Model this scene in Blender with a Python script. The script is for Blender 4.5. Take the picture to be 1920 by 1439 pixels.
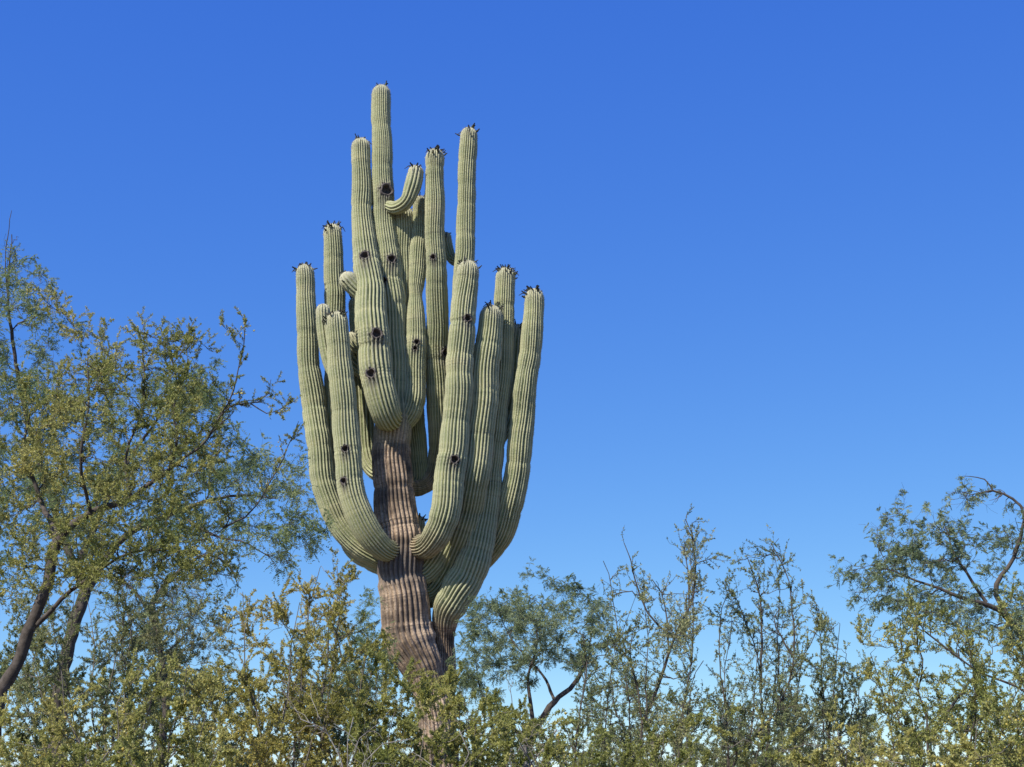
import bpy, math
import numpy as np
from mathutils import Vector

# ------------------------------------------------------------------ camera, sky, sun
scn = bpy.context.scene
for o in list(bpy.data.objects): bpy.data.objects.remove(o)
W0, H0, FPX = 1920.0, 1439.0, 2955.0          # photograph frame and focal length in its pixels
EYE = np.array([0.0, 0.0, 1.6])
PITCH = math.atan((1458.0 - H0/2)/FPX)        # horizon lies just under the lower edge
cam = bpy.data.cameras.new('camera'); camo = bpy.data.objects.new('camera', cam)
scn.collection.objects.link(camo); scn.camera = camo
cam.sensor_fit = 'HORIZONTAL'; cam.sensor_width = 36.0; cam.lens = 36.0*FPX/W0
cam.clip_start = 0.05; cam.clip_end = 6000
camo.location = EYE; camo.rotation_euler = (math.pi/2 + PITCH, 0, 0)

SUN_EL, SUN_AZ = math.radians(47), math.radians(44)   # azimuth: degrees to the left of straight behind the camera
to_sun = Vector((-math.sin(SUN_AZ)*math.cos(SUN_EL), -math.cos(SUN_AZ)*math.cos(SUN_EL), math.sin(SUN_EL)))
w = bpy.data.worlds.new('World'); scn.world = w; w.use_nodes = True
nt = w.node_tree; nt.nodes.clear()
sky = nt.nodes.new('ShaderNodeTexSky'); sky.sky_type = 'NISHITA'; sky.sun_disc = False
sky.sun_elevation = SUN_EL; sky.sun_rotation = math.pi + SUN_AZ
sky.altitude = 2500; sky.air_density = 0.7; sky.dust_density = 0.0; sky.ozone_density = 5.0
bg = nt.nodes.new('ShaderNodeBackground'); bg.inputs['Strength'].default_value = 0.13
wo = nt.nodes.new('ShaderNodeOutputWorld')
# the phone's colour response for a clear sky: each channel of the sky a * (strength * sky) ** e
sp = nt.nodes.new('ShaderNodeSeparateColor'); cb = nt.nodes.new('ShaderNodeCombineColor'); nt.links.new(sky.outputs[0], sp.inputs[0])
for ch, (a, e) in enumerate(((0.878, 1.13), (0.798, 0.83), (0.815, 0.30))):
    pw = nt.nodes.new('ShaderNodeMath'); pw.operation = 'POWER'; pw.inputs[1].default_value = e
    ml = nt.nodes.new('ShaderNodeMath'); ml.operation = 'MULTIPLY'; ml.inputs[1].default_value = a*0.13**(e - 1)
    nt.links.new(sp.outputs[ch], pw.inputs[0]); nt.links.new(pw.outputs[0], ml.inputs[0]); nt.links.new(ml.outputs[0], cb.inputs[ch])
nt.links.new(cb.outputs[0], bg.inputs['Color']); nt.links.new(bg.outputs[0], wo.inputs['Surface'])
sl = bpy.data.lights.new('sun', 'SUN'); sl.energy = 5.0; sl.angle = math.radians(0.53); sl.color = (1.0, 0.955, 0.87)
so = bpy.data.objects.new('sun', sl); scn.collection.objects.link(so)
so.rotation_euler = to_sun.to_track_quat('Z', 'Y').to_euler(); so.location = (-20, -20, 30)
scn.view_settings.view_transform = 'Standard'; scn.view_settings.look = 'None'
scn.view_settings.exposure = 0.32; scn.view_settings.gamma = 1.0; scn.view_settings.use_curve_mapping = False

# ------------------------------------------------------------------ helpers
RNG = np.random.default_rng(7)
def rng(seed): return np.random.default_rng(seed)
cF = np.array([0, math.cos(PITCH), math.sin(PITCH)]); cU = np.array([0, -math.sin(PITCH), math.cos(PITCH)]); cX = np.array([1.0, 0, 0])
def at(px, py, Y):
    """point of the place seen at a spot of the photograph, Y metres in front of the camera; and metres per photo pixel there"""
    d = cF + cX*(px - W0/2)/FPX + cU*(H0/2 - py)/FPX
    t = Y/d[1]
    return EYE + d*t, t/FPX
def ground_z(x, y):
    return 0.05*np.sin(x*0.31 + 1.3)*np.cos(y*0.23) + 0.03*np.sin(x*0.9 + y*0.7)
def nrm(a): return a/np.maximum(np.linalg.norm(a, axis=-1, keepdims=True), 1e-9)

def link(o, parent=None):
    scn.collection.objects.link(o)
    if parent is not None: o.parent = parent
    return o
def thing(name, label, cat, loc, group=None):
    o = bpy.data.objects.new(name, None); o.empty_display_size = 0.3
    o.location = loc; o['label'] = label; o['category'] = cat
    if group: o['group'] = group
    return link(o)
def mesh_obj(name, V, F, mat, parent=None, origin=(0, 0, 0), attrs=None, smooth=False, kind=None, label=None):
    """F: list of int arrays (n,3) / (n,4) ; V in world coordinates, origin = where the top-level thing stands"""
    me = bpy.data.meshes.new(name)
    V = np.asarray(V, dtype=np.float32) - np.asarray(origin, dtype=np.float32)
    me.vertices.add(len(V)); me.vertices.foreach_set('co', V.ravel())
    loops = np.concatenate([np.asarray(f).ravel() for f in F]).astype(np.int32)
    tot = np.concatenate([np.full(len(f), np.asarray(f).shape[1]) for f in F])
    start = np.concatenate([[0], np.cumsum(tot)[:-1]]).astype(np.int32)
    me.loops.add(len(loops)); me.loops.foreach_set('vertex_index', loops)
    me.polygons.add(len(start)); me.polygons.foreach_set('loop_start', start)
    if smooth: me.polygons.foreach_set('use_smooth', np.ones(len(start), dtype=bool))
    me.update(calc_edges=True)
    for k, a in (attrs or {}).items():
        at_ = me.attributes.new(k, 'FLOAT', 'POINT'); at_.data.foreach_set('value', np.asarray(a, dtype=np.float32))
    me.materials.append(mat)
    o = bpy.data.objects.new(name, me)
    if kind: o['kind'] = kind
    if label: o['label'] = label
    return link(o, parent)

def mat(name):
    m = bpy.data.materials.new(name); m.use_nodes = True
    n = m.node_tree; n.nodes.clear()
    return m, n
class NB:
    """small node-building helper"""
    def __init__(s, tree): s.t = tree
    def n(s, typ, ins=None, **kw):
        x = s.t.nodes.new(typ)
        for k, v in kw.items(): setattr(x, k, v)
        for k, v in (ins or {}).items():
            if hasattr(v, 'is_output') or isinstance(v, bpy.types.NodeSocket): s.t.links.new(v, x.inputs[k])
            else: x.inputs[k].default_value = v
        return x
    def attr(s, name): return s.n('ShaderNodeAttribute', attribute_name=name).outputs['Fac']
    def ramp(s, fac, stops):
        r = s.n('ShaderNodeValToRGB', {'Fac': fac}); cr = r.color_ramp
        while len(cr.elements) < len(stops): cr.elements.new(0.5)
        for e, (p, c) in zip(cr.elements, stops):
            e.position = p; e.color = (*c, 1) if len(c) == 3 else c
        return r.outputs['Color']
    def mix(s, fac, a, b, blend='MIX'):
        x = s.n('ShaderNodeMix', data_type='RGBA', blend_type=blend)
        for i, v in ((0, fac), (6, a), (7, b)):
            if isinstance(v, bpy.types.NodeSocket): s.t.links.new(v, x.inputs[i])
            else: x.inputs[i].default_value = (*v, 1) if isinstance(v, tuple) and len(v) == 3 else v
        return x.outputs[2]
    def math(s, op, a, b=0.0, clamp=False):
        x = s.n('ShaderNodeMath', operation=op, use_clamp=clamp)
        for i, v in ((0, a), (1, b)):
            if isinstance(v, bpy.types.NodeSocket): s.t.links.new(v, x.inputs[i])
            else: x.inputs[i].default_value = v
        return x.outputs[0]
    def noise(s, scale, detail=4, rough=0.6, vec=None):
        if vec is None: vec = s.n('ShaderNodeTexCoord').outputs['Object']
        x = s.n('ShaderNodeTexNoise', {'Scale': scale, 'Detail': detail, 'Roughness': rough, 'Vector': vec})
        return x.outputs['Fac']
    def principled(s, color, rough=0.8, bump=None, bump_d=0.01, spec=0.25):
        b = s.n('ShaderNodeBsdfPrincipled', {'Base Color': color, 'Roughness': rough, 'Specular IOR Level': spec})
        if bump is not None:
            bp = s.n('ShaderNodeBump', {'Height': bump, 'Distance': bump_d, 'Strength': 1.0})
            s.t.links.new(bp.outputs[0], b.inputs['Normal'])
        return b
    def out(s, sh):
        o = s.n('ShaderNodeOutputMaterial'); s.t.links.new(sh, o.inputs['Surface'])

# ------------------------------------------------------------------ materials
def m_cactus():
    m, t = mat('saguaro_skin'); b = NB(t)
    rib, along, bark, scar = (b.attr(k) for k in ('rib', 'along', 'bark', 'scar'))
    band = b.noise(1.0, 3, 0.65, b.n('ShaderNodeCombineXYZ', {'X': b.math('MULTIPLY', along, 4.2), 'Y': b.attr('seed'), 'Z': b.math('MULTIPLY', rib, 0.15)}).outputs[0])
    blot = b.noise(3.5, 4, 0.6); fine = b.noise(40, 3, 0.7)
    thin = b.noise(1.0, 2, 0.5, b.n('ShaderNodeCombineXYZ', {'X': b.math('MULTIPLY', along, 26.0), 'Y': b.attr('seed'), 'Z': b.math('MULTIPLY', rib, 0.1)}).outputs[0])
    green = b.ramp(band, [(0.30, (0.160, 0.195, 0.088)), (0.46, (0.260, 0.288, 0.132)), (0.58, (0.355, 0.362, 0.175)), (0.72, (0.45, 0.425, 0.23))])
    green = b.mix(b.math('MULTIPLY', blot, 0.40), green, (0.25, 0.255, 0.145))
    green = b.mix(b.ramp(thin, [(0.56, (0, 0, 0)), (0.70, (0.55, 0.55, 0.55))]), green, (0.115, 0.125, 0.065))     # the yearly growth lines
    crest = b.mix(b.math('MULTIPLY', b.math('POWER', rib, 3.0), 0.62), green, (0.52, 0.49, 0.31))   # felted areoles run along the ridges
    tip = b.attr('tip')
    crest = b.mix(b.math('MULTIPLY', tip, 0.75), crest, (0.50, 0.46, 0.33))
    corkn = b.noise(2.2, 5, 0.65)
    cork = b.ramp(corkn, [(0.36, (0.070, 0.056, 0.045)), (0.47, (0.25, 0.180, 0.120)), (0.58, (0.52, 0.385, 0.260))])
    cork = b.mix(b.math('MULTIPLY', b.ramp(fine, [(0.45, (0, 0, 0)), (0.62, (1, 1, 1))]), 0.55), cork, (0.11, 0.082, 0.062))
    cork = b.mix(b.ramp(band, [(0.54, (0, 0, 0)), (0.68, (0.55, 0.55, 0.55))]), cork, (0.105, 0.085, 0.068))
    cork = b.mix(b.ramp(thin, [(0.52, (0, 0, 0)), (0.66, (0.6, 0.6, 0.6))]), cork, (0.085, 0.066, 0.052))
    bk = b.math('ADD', bark, b.math('MULTIPLY', b.math('SUBTRACT', blot, 0.5), b.math('MULTIPLY', b.math('MULTIPLY', bark, b.math('SUBTRACT', 1.0, bark)), 5.0)), True)
    col = b.mix(bk, crest, cork)
    sc = b.ramp(fine, [(0.3, (0.055, 0.046, 0.040)), (0.7, (0.20, 0.175, 0.155))])
    col = b.mix(scar, col, sc)
    col = b.mix(b.math('MULTIPLY', b.ramp(fine, [(0.56, (0, 0, 0)), (0.72, (1, 1, 1))]), 0.35), col, (0.075, 0.075, 0.045))
    h = b.math('ADD', b.math('MULTIPLY', fine, 0.6), b.math('MULTIPLY', band, 0.8))
    b.out(b.principled(col, 0.72, h, 0.012, 0.2).outputs[0]); return m
def m_simple(name, c1, c2, scale, rough=0.85, bump=0.004):
    m, t = mat(name); b = NB(t); n = b.noise(scale, 5, 0.65)
    b.out(b.principled(b.ramp(n, [(0.3, c1), (0.7, c2)]), rough, n, bump, 0.15).outputs[0]); return m
def m_leaf(name, stops, transl=0.3, rough=0.6):
    m, t = mat(name); b = NB(t)
    col = b.ramp(b.attr('tint'), stops)
    p = b.principled(col, rough, None, 0, 0.3)
    tr = b.n('ShaderNodeBsdfTranslucent', {'Color': col})
    mx = b.n('ShaderNodeMixShader', {0: transl, 1: p.outputs[0], 2: tr.outputs[0]})
    b.out(mx.outputs[0]); return m
M_CACTUS = m_cactus()
M_SPINE = m_leaf('spine', [(0.0, (0.16, 0.145, 0.10)), (0.5, (0.34, 0.31, 0.21)), (1.0, (0.58, 0.55, 0.43))], 0.15)
M_FRUIT = m_leaf('fruit', [(0.0, (0.030, 0.022, 0.018)), (0.6, (0.05, 0.060, 0.030)), (1.0, (0.15, 0.16, 0.08))], 0.0)
M_CALLUS = m_simple('callus_wood', (0.055, 0.045, 0.04), (0.17, 0.145, 0.13), 30)
M_BARK = m_simple('dark_bark', (0.045, 0.036, 0.029), (0.13, 0.108, 0.09), 22)
M_TWIG = m_simple('grey_twig_bark', (0.085, 0.070, 0.055), (0.27, 0.235, 0.19), 9)
M_DEAD = m_simple('bleached_wood', (0.15, 0.13, 0.11), (0.36, 0.33, 0.29), 18)
M_CREO = m_leaf('creosote_leaf', [(0.0, (0.130, 0.155, 0.036)), (0.4, (0.260, 0.280, 0.068)), (0.75, (0.395, 0.390, 0.115)), (1.0, (0.53, 0.475, 0.15))], 0.42, 0.5)
M_CREOG = m_leaf('creosote_leaf_green', [(0.0, (0.115, 0.150, 0.052)), (0.4, (0.220, 0.255, 0.095)), (0.75, (0.335, 0.350, 0.150)), (1.0, (0.45, 0.425, 0.20))], 0.42, 0.5)
M_GOLD = m_leaf('creosote_leaf_golden', [(0.0, (0.165, 0.170, 0.040)), (0.4, (0.325, 0.310, 0.075)), (0.75, (0.45, 0.400, 0.105)), (1.0, (0.56, 0.46, 0.13))], 0.42, 0.5)
M_MESQ = m_leaf('mesquite_leaflet', [(0.0, (0.115, 0.165, 0.055)), (0.5, (0.215, 0.270, 0.100)), (1.0, (0.33, 0.370, 0.160))], 0.45, 0.5)
M_PALO = m_leaf('palo_verde_leaflet', [(0.0, (0.110, 0.158, 0.072)), (0.5, (0.205, 0.255, 0.122)), (1.0, (0.31, 0.355, 0.180))], 0.45, 0.5)
M_FLOWER = m_leaf('yellow_flower', [(0.0, (0.50, 0.38, 0.07)), (0.6, (0.66, 0.54, 0.15)), (1.0, (0.74, 0.66, 0.28))], 0.3)
def m_ground():
    m, t = mat('desert_soil'); b = NB(t)
    a = b.noise(0.35, 6, 0.6); f = b.noise(14, 6, 0.7)
    col = b.mix(b.math('MULTIPLY', f, 0.6), b.ramp(a, [(0.3, (0.14, 0.105, 0.075)), (0.7, (0.21, 0.16, 0.115))]), (0.10, 0.08, 0.06))
    b.out(b.principled(col, 0.95, f, 0.03, 0.1).outputs[0]); return m
M_GROUND = m_ground()

# ------------------------------------------------------------------ ground
def build_ground():
    g = np.concatenate([-np.geomspace(3000, 60, 14), np.linspace(-50, 50, 101), np.geomspace(60, 3000, 14)])
    X, Y = np.meshgrid(g, g + 20, indexing='ij')
    fade = np.clip(1.5 - np.hypot(X, Y - 20)/60, 0, 1)
    V = np.stack([X, Y, ground_z(X, Y)*fade], -1).reshape(-1, 3)
    n = len(g); i = np.arange(n*n).reshape(n, n)
    F = np.stack([i[:-1, :-1], i[1:, :-1], i[1:, 1:], i[:-1, 1:]], -1).reshape(-1, 4)
    mesh_obj('ground', V, [F], M_GROUND, smooth=True, kind='structure')
build_ground()

# ------------------------------------------------------------------ the saguaro
SY = 24.0
def catmull(P, n):
    """dense Catmull-Rom through rows of P (any columns)"""
    P = np.asarray(P, float); Q = np.vstack([2*P[0] - P[1], P, 2*P[-1] - P[-2]])
    out = []
    for i in range(len(P) - 1):
        p0, p1, p2, p3 = Q[i:i+4]; t = np.linspace(0, 1, n, endpoint=False)[:, None]
        # centripetal-like damping keeps uneven spacing from overshooting
        d1 = np.linalg.norm(p2[:3] - p1[:3]) + 1e-6
        m1 = (p2 - p0)/(np.linalg.norm(p2[:3] - p0[:3]) + 1e-6)*d1; m2 = (p3 - p1)/(np.linalg.norm(p3[:3] - p1[:3]) + 1e-6)*d1
        h = 2*t**3 - 3*t**2 + 1, t**3 - 2*t**2 + t, -2*t**3 + 3*t**2, t**3 - t**2
        out.append(h[0]*p1 + h[1]*m1 + h[2]*p2 + h[3]*m2)
    out.append(P[-1:]); return np.vstack(out)
def smooth_noise(s, step, r):
    k = np.arange(0, s.max() + 2*step, step); v = r.uniform(-1, 1, len(k))
    return np.interp(s, k, v)

def fluted(pts, nrib, seed, holes=(), barkf=None, ds=0.052, per=5, amp=0.105, rings=()):
    """ribbed column along pts (px, py, width px, depth offset); returns V, F, attrs, and areole sites"""
    r = rng(seed)
    P = []
    for (px, py, wd, dy) in pts:
        p, mpp = at(px, py, SY + dy); P.append([*p, 0.5*wd*mpp])
    D = catmull(P, 24)
    L = np.concatenate([[0], np.cumsum(np.linalg.norm(np.diff(D[:, :3], axis=0), axis=1))])
    T = L[-1]
    for ax_ in (0, 1): D[:, ax_] += np.clip(L/0.5, 0, 1)*D[:, 3]*0.05*(np.sin(L*2.9 + r.uniform(0, 6)) + 0.6*np.sin(L*6.7 + r.uniform(0, 6)))
    s = np.linspace(0, T, max(8, int(T/ds)))
    rt = D[-1, 3]*1.15
    s = np.concatenate([s[s < T - rt], T - rt*(1 - np.sin(np.linspace(0, math.pi/2, 9)))])
    hs = []
    for (hx, hy, hr) in holes:
        pr = np.array([np.hypot(*(proj(q[:3]) - np.array([hx, hy]))) for q in D]); k = int(pr.argmin()); hs.append((hx, hy, hr, L[k]))
        mp = at(hx, hy, SY)[1]; s = np.concatenate([s, np.arange(L[k] - hr*mp*2.2, L[k] + hr*mp*2.2, 0.011)])
    s = np.unique(np.round(np.clip(s, 0, T), 4))
    C = np.stack([np.interp(s, L, D[:, i]) for i in range(3)], -1); R = np.interp(s, L, D[:, 3])
    # swelling of each year's growth, with pinched joints
    R = R*(1 + 0.026*smooth_noise(s, 0.13, r) + 0.03*smooth_noise(s, 0.45, r))
    for (fs, wdt, dep) in rings: R = R*(1 - dep*np.exp(-((s - fs*T)/wdt)**2))
    for k in np.cumsum(r.uniform(0.25, 0.75, int(T/0.4) + 1)):
        R = R*(1 - r.uniform(0.02, 0.075)*np.exp(-((s - k)/0.04)**2))
    e = np.clip((s - (T - rt))/rt, 0, 1); R = R*np.sqrt(np.maximum(1 - e**2.2, 0.0))
    R[-1] = 0.004
    Tn = nrm(np.gradient(C, s, axis=0))
    # parallel transport
    N = np.zeros_like(C); v = np.cross(Tn[0], [0.3, 1, 0.1]); N[0] = v/np.linalg.norm(v)
    for i in range(1, len(s)):
        v = N[i-1] - Tn[i]*np.dot(N[i-1], Tn[i]); N[i] = v/np.linalg.norm(v)
    B = np.cross(Tn, N)
    na = nrib*per; th = np.arange(na)/na*2*math.pi
    jit = np.repeat(r.normal(0, 0.35, nrib), per)*(2*math.pi/na)*0.9
    wob = 0.10*smooth_noise(s, 0.8, r)[:, None] + 0.05*smooth_noise(s, 0.3, r)[:, None]
    ph = (np.arange(na) % per)/per
    d = np.abs(np.sin(math.pi*ph)); prof = 1 - (1 - d)**1.4      # 0 groove .. 1 crest
    ribvar = np.repeat(r.uniform(0.75, 1.15, nrib), per)
    capfade = np.sqrt(np.clip(R/np.maximum(R.max()*0.5, 1e-3), 0, 1))[:, None]
    bumps = 1 + 0.010*np.sin(2*math.pi*s[:, None]/0.055 + np.repeat(r.uniform(0, 6, nrib), per)[None])*prof[None]
    rad = R[:, None]*(1 - amp*(1 - prof)[None]*ribvar[None]*capfade)*bumps
    rad *= 1 + 0.02*r.normal(0, 1, (1, nrib)).repeat(per, 1)*(0.5 + 0.5*np.tanh(smooth_noise(s, 0.9, r)))[:, None]
    ang = th[None] + jit[None] + wob
    dirs = np.cos(ang)[..., None]*N[:, None] + np.sin(ang)[..., None]*B[:, None]
    V = C[:, None] + rad[..., None]*dirs
    scar = np.zeros(V.shape[:2]); hinfo = []
    for (hx, hy, hr, hk) in hs:
        k = int(np.argmin(np.abs(s - hk)))
        ray = nrm(at(hx, hy, SY)[0] - EYE)
        q, mp = at(hx, hy, C[k][1]); off = q - C[k]; off = off - Tn[k]*np.dot(off, Tn[k]); off = off - ray*np.dot(off, ray)
        back = math.sqrt(max(R[k]**2 - np.dot(off, off), (0.4*R[k])**2))
        axis = nrm(-ray - Tn[k]*np.dot(-ray, Tn[k]))
        surf = C[k] + off + axis*back
        nor = nrm(surf - C[k] - Tn[k]*np.dot(surf - C[k], Tn[k]))
        surf = C[k] + nor*R[k]*0.97
        h = hr*mp*1.15
        dv = V - surf; dep = (dv*nor).sum(-1); lat = np.linalg.norm(dv - dep[..., None]*nor, axis=-1)
        front = dep > -0.5*R[k]
        lat2 = lat*(1 + 0.15*np.sin(7*np.arctan2((dv*Tn[k]).sum(-1), (dv*np.cross(nor, Tn[k])).sum(-1)) + hx))
        dn = (dv*Tn[k]).sum(-1); latd = np.hypot((dv*np.cross(nor, Tn[k])).sum(-1), np.where(dn < 0, dn*0.45, dn))
        inner = front & (lat2 < h*1.05)
        V = np.where(inner[..., None], V - nor*min(0.14, R[k]*0.9), V)
        rim = np.exp(-((lat2 - h*1.35)/(0.35*h))**2)*front*(~inner)
        V = V + nor*(0.010*rim)[..., None]
        scar = np.maximum(scar, np.where(front, np.clip(1.9 - np.minimum(lat2, latd)/(h*1.2) + 0.3*r.normal(0, 1, lat2.shape), 0, 1)*np.where(lat2 < h*1.3, 1, 0.7), 0))
        hinfo.append((surf, nor, Tn[k], h))
    n = len(s); idx = np.arange(n*na).reshape(n, na); nx = np.roll(idx, -1, 1)
    F = np.stack([idx[:-1], nx[:-1], nx[1:], idx[1:]], -1).reshape(-1, 4)
    bark = np.zeros((n, na)) if barkf is None else np.clip(barkf(s, C), 0, 1)[:, None]*np.ones((1, na))
    tipm = np.clip((s - (T - 0.35))/0.35, 0, 1)[:, None]**1.5*np.ones((1, na))
    if seed == 100:      # weather-stained band of the trunk where the arms leave it
        zz = C[:, 2]; st_ = np.clip(1 - np.abs(zz - z_of(1062))/0.42, 0, 1)*0.8
        scar = np.maximum(scar, np.clip(st_[:, None] + 0.12*r.normal(0, 1, scar.shape)*(st_[:, None] > 0), 0, 0.75))
    attrs = dict(rib=np.broadcast_to(prof, (n, na)).ravel(), along=np.repeat(s, na), bark=bark.ravel(), scar=scar.ravel(),
                 tip=tipm.ravel(), seed=np.full(n*na, seed*3.7 % 50))
    cap = np.vstack([V.reshape(-1, 3), C[-1:] + Tn[-1]*0.002])
    for k in attrs: attrs[k] = np.append(attrs[k], attrs[k][-1])
    Fc = np.stack([idx[-1], nx[-1], np.full(na, n*na)], -1)
    # areoles along each crest
    ci = int(round(per/2)); site = []
    cr = np.arange(nrib)*per + per//2; cr2 = cr + (1 if per % 2 == 0 else 0)
    st = np.arange(0.05, T - 0.005, 0.034)
    for j in range(nrib):
        q = st + r.uniform(-0.012, 0.012, len(st))
        pos = np.stack([np.interp(q, s, 0.5*(V[:, cr[j], a] + V[:, (cr[j] + 1) % na, a])) for a in range(3)], -1)
        cc = np.stack([np.interp(q, s, C[:, a]) for a in range(3)], -1); tt = np.stack([np.interp(q, s, Tn[:, a]) for a in range(3)], -1)
        bk = np.interp(q, s, bark[:, 0]); sc_ = np.interp(q, s, scar[:, cr[j]]); dist = np.linalg.norm(pos - cc, axis=1)
        ok = (sc_ < 0.3) & (r.uniform(0, 1, len(q)) > bk*0.8)
        site.append(np.hstack([pos, nrm(pos - cc), tt, (T - q)[:, None], dist[:, None]])[ok])
    return cap, [F, Fc], attrs, np.vstack(site), hinfo, (C, Tn, R, s, T)
def proj(p):
    v = np.asarray(p) - EYE; z = v @ cF
    return np.array([W0/2 + FPX*(v @ cX)/z, H0/2 - FPX*(v @ cU)/z])

def spine_mesh(S, seed, nper=4):
    r = rng(seed); n = len(S)
    pos = np.repeat(S[:, :3], nper, 0); out = np.repeat(S[:, 3:6], nper, 0); tan = np.repeat(S[:, 6:9], nper, 0); dt = np.repeat(S[:, 9], nper)
    tip = np.clip(1 - dt/0.35, 0, 1)
    side = np.cross(out, tan); m = len(pos)
    a = r.uniform(0, 2*math.pi, m); spread = r.uniform(0.3, 1.5, m)
    d = nrm(out*(0.75 + 0.3*r.uniform(0, 1, m))[:, None] + (np.cos(a)*spread)[:, None]*tan + (np.sin(a)*spread)[:, None]*side + tan*(tip*0.8)[:, None])
    ln = r.uniform(0.010, 0.024, m)*(1 + 0.9*tip); wd = 0.0018 + 0.0009*tip
    sd = nrm(np.cross(d, r.normal(0, 1, (m, 3))))*wd[:, None]
    b = pos - out*0.004
    V = np.stack([b - sd, b + sd, pos + d*ln[:, None]], 1).reshape(-1, 3)
    F = np.arange(m*3).reshape(-1, 3)
    t = np.repeat(np.clip(r.uniform(0.0, 0.75, m) + 0.5*tip, 0, 1), 3)
    return V, [F], dict(tint=t)

def ellipsoid(c, axis, ln, rad, r, nu=6, nv=5):
    axis = axis/np.linalg.norm(axis); u = np.cross(axis, [0.3, 0.5, 0.8]); u /= np.linalg.norm(u); v = np.cross(axis, u)
    t = np.linspace(0, 1, nv); rr = rad*np.array([0.45, 1.0, 0.85, 0.55, 0.65])
    th = np.arange(nu)/nu*2*math.pi
    V = c + axis*(t*ln)[:, None, None] + rr[:, None, None]*(np.cos(th)[None, :, None]*u + np.sin(th)[None, :, None]*v)
    idx = np.arange(nv*nu).reshape(nv, nu); nx = np.roll(idx, -1, 1)
    F = np.stack([idx[:-1], nx[:-1], nx[1:], idx[1:]], -1).reshape(-1, 4)
    return V.reshape(-1, 3), F, np.repeat(np.array([0.7, 0.9, 0.7, 0.15, 0.0]), nu)
def fruit_mesh(info, n, seed):
    C, Tn, R, s, T = info; r = rng(seed)
    Vs, Fs, Ts, o = [], [], [], 0
    top, ax = C[-1], Tn[-1]; Rm = R[s > T - 0.5].max()
    u = np.cross(ax, [1, 0.2, 0]); u /= np.linalg.norm(u); v = np.cross(ax, u)
    for i in range(n):
        a = r.uniform(0, 2*math.pi); q = r.uniform(0.35, 1.02) if i > 2 else r.uniform(0.1, 0.6)
        d = math.cos(a)*u + math.sin(a)*v
        dn = 1.15*Rm*(1 - math.sqrt(max(1 - min(q, 0.98)**2, 0)))
        p = top + d*q*Rm*0.96 - ax*(dn + 0.012)
        dr = nrm(d*(0.35 + 0.9*q) + ax*r.uniform(0.35, 1.1) + r.normal(0, 0.3, 3))
        V, F, t = ellipsoid(p, dr, r.uniform(0.05, 0.10), r.uniform(0.011, 0.019), r)
        Vs.append(V); Fs.append(F + o); Ts.append(np.clip(t*r.uniform(0.2, 1.0), 0, 1)); o += len(V)
        if r.uniform() < 0.3:                      # a withered flower hanging on
            V, F, t = ellipsoid(p + dr*0.05, nrm(dr + np.array([0, 0, -1.6]) + r.normal(0, .3, 3)), r.uniform(0.05, 0.11), 0.008, r)
            Vs.append(V); Fs.append(F + o); Ts.append(t*0.1); o += len(V)
    return np.vstack(Vs), [np.vstack(Fs)], dict(tint=np.concatenate(Ts))
def hole_mesh(surf, nor, tan, h, seed):
    """callused rim of a nest hole with its boot going into the stem"""
    r = rng(seed); side = np.cross(nor, tan); nseg = 20; th = np.arange(nseg)/nseg*2*math.pi
    prof = [(1.32, -0.012), (1.22, 0.008), (1.06, 0.013), (0.92, 0.004), (0.84, -0.03), (0.80, -0.08), (0.3, -0.105), (0.01, -0.11)]
    wv = 1 + 0.10*np.sin(3*th + r.uniform(0, 6)) + 0.07*np.sin(5*th + r.uniform(0, 6))
    V = np.stack([surf + nor*z + (q*h*wv*np.cos(th))[:, None]*tan + (q*h*wv*np.sin(th))[:, None]*side for q, z in prof])
    V[:3] += nor*r.normal(0, 0.003, (3, nseg, 1))
    nv = len(prof); idx = np.arange(nv*nseg).reshape(nv, nseg); nx = np.roll(idx, -1, 1)
    F = np.stack([idx[:-1], nx[:-1], nx[1:], idx[1:]], -1).reshape(-1, 4)
    return V.reshape(-1, 3), [F]

def z_of(py): return at(760, py, SY)[0][2]
def trunk_bark(s, C):
    return np.clip((z_of(735) - C[:, 2])/(z_of(735) - z_of(850)), 0, 1)
def base_bark(length, top=0.0):
    return lambda s, C: np.clip(1 - s/length, 0, 1)*0.9 + top
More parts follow.
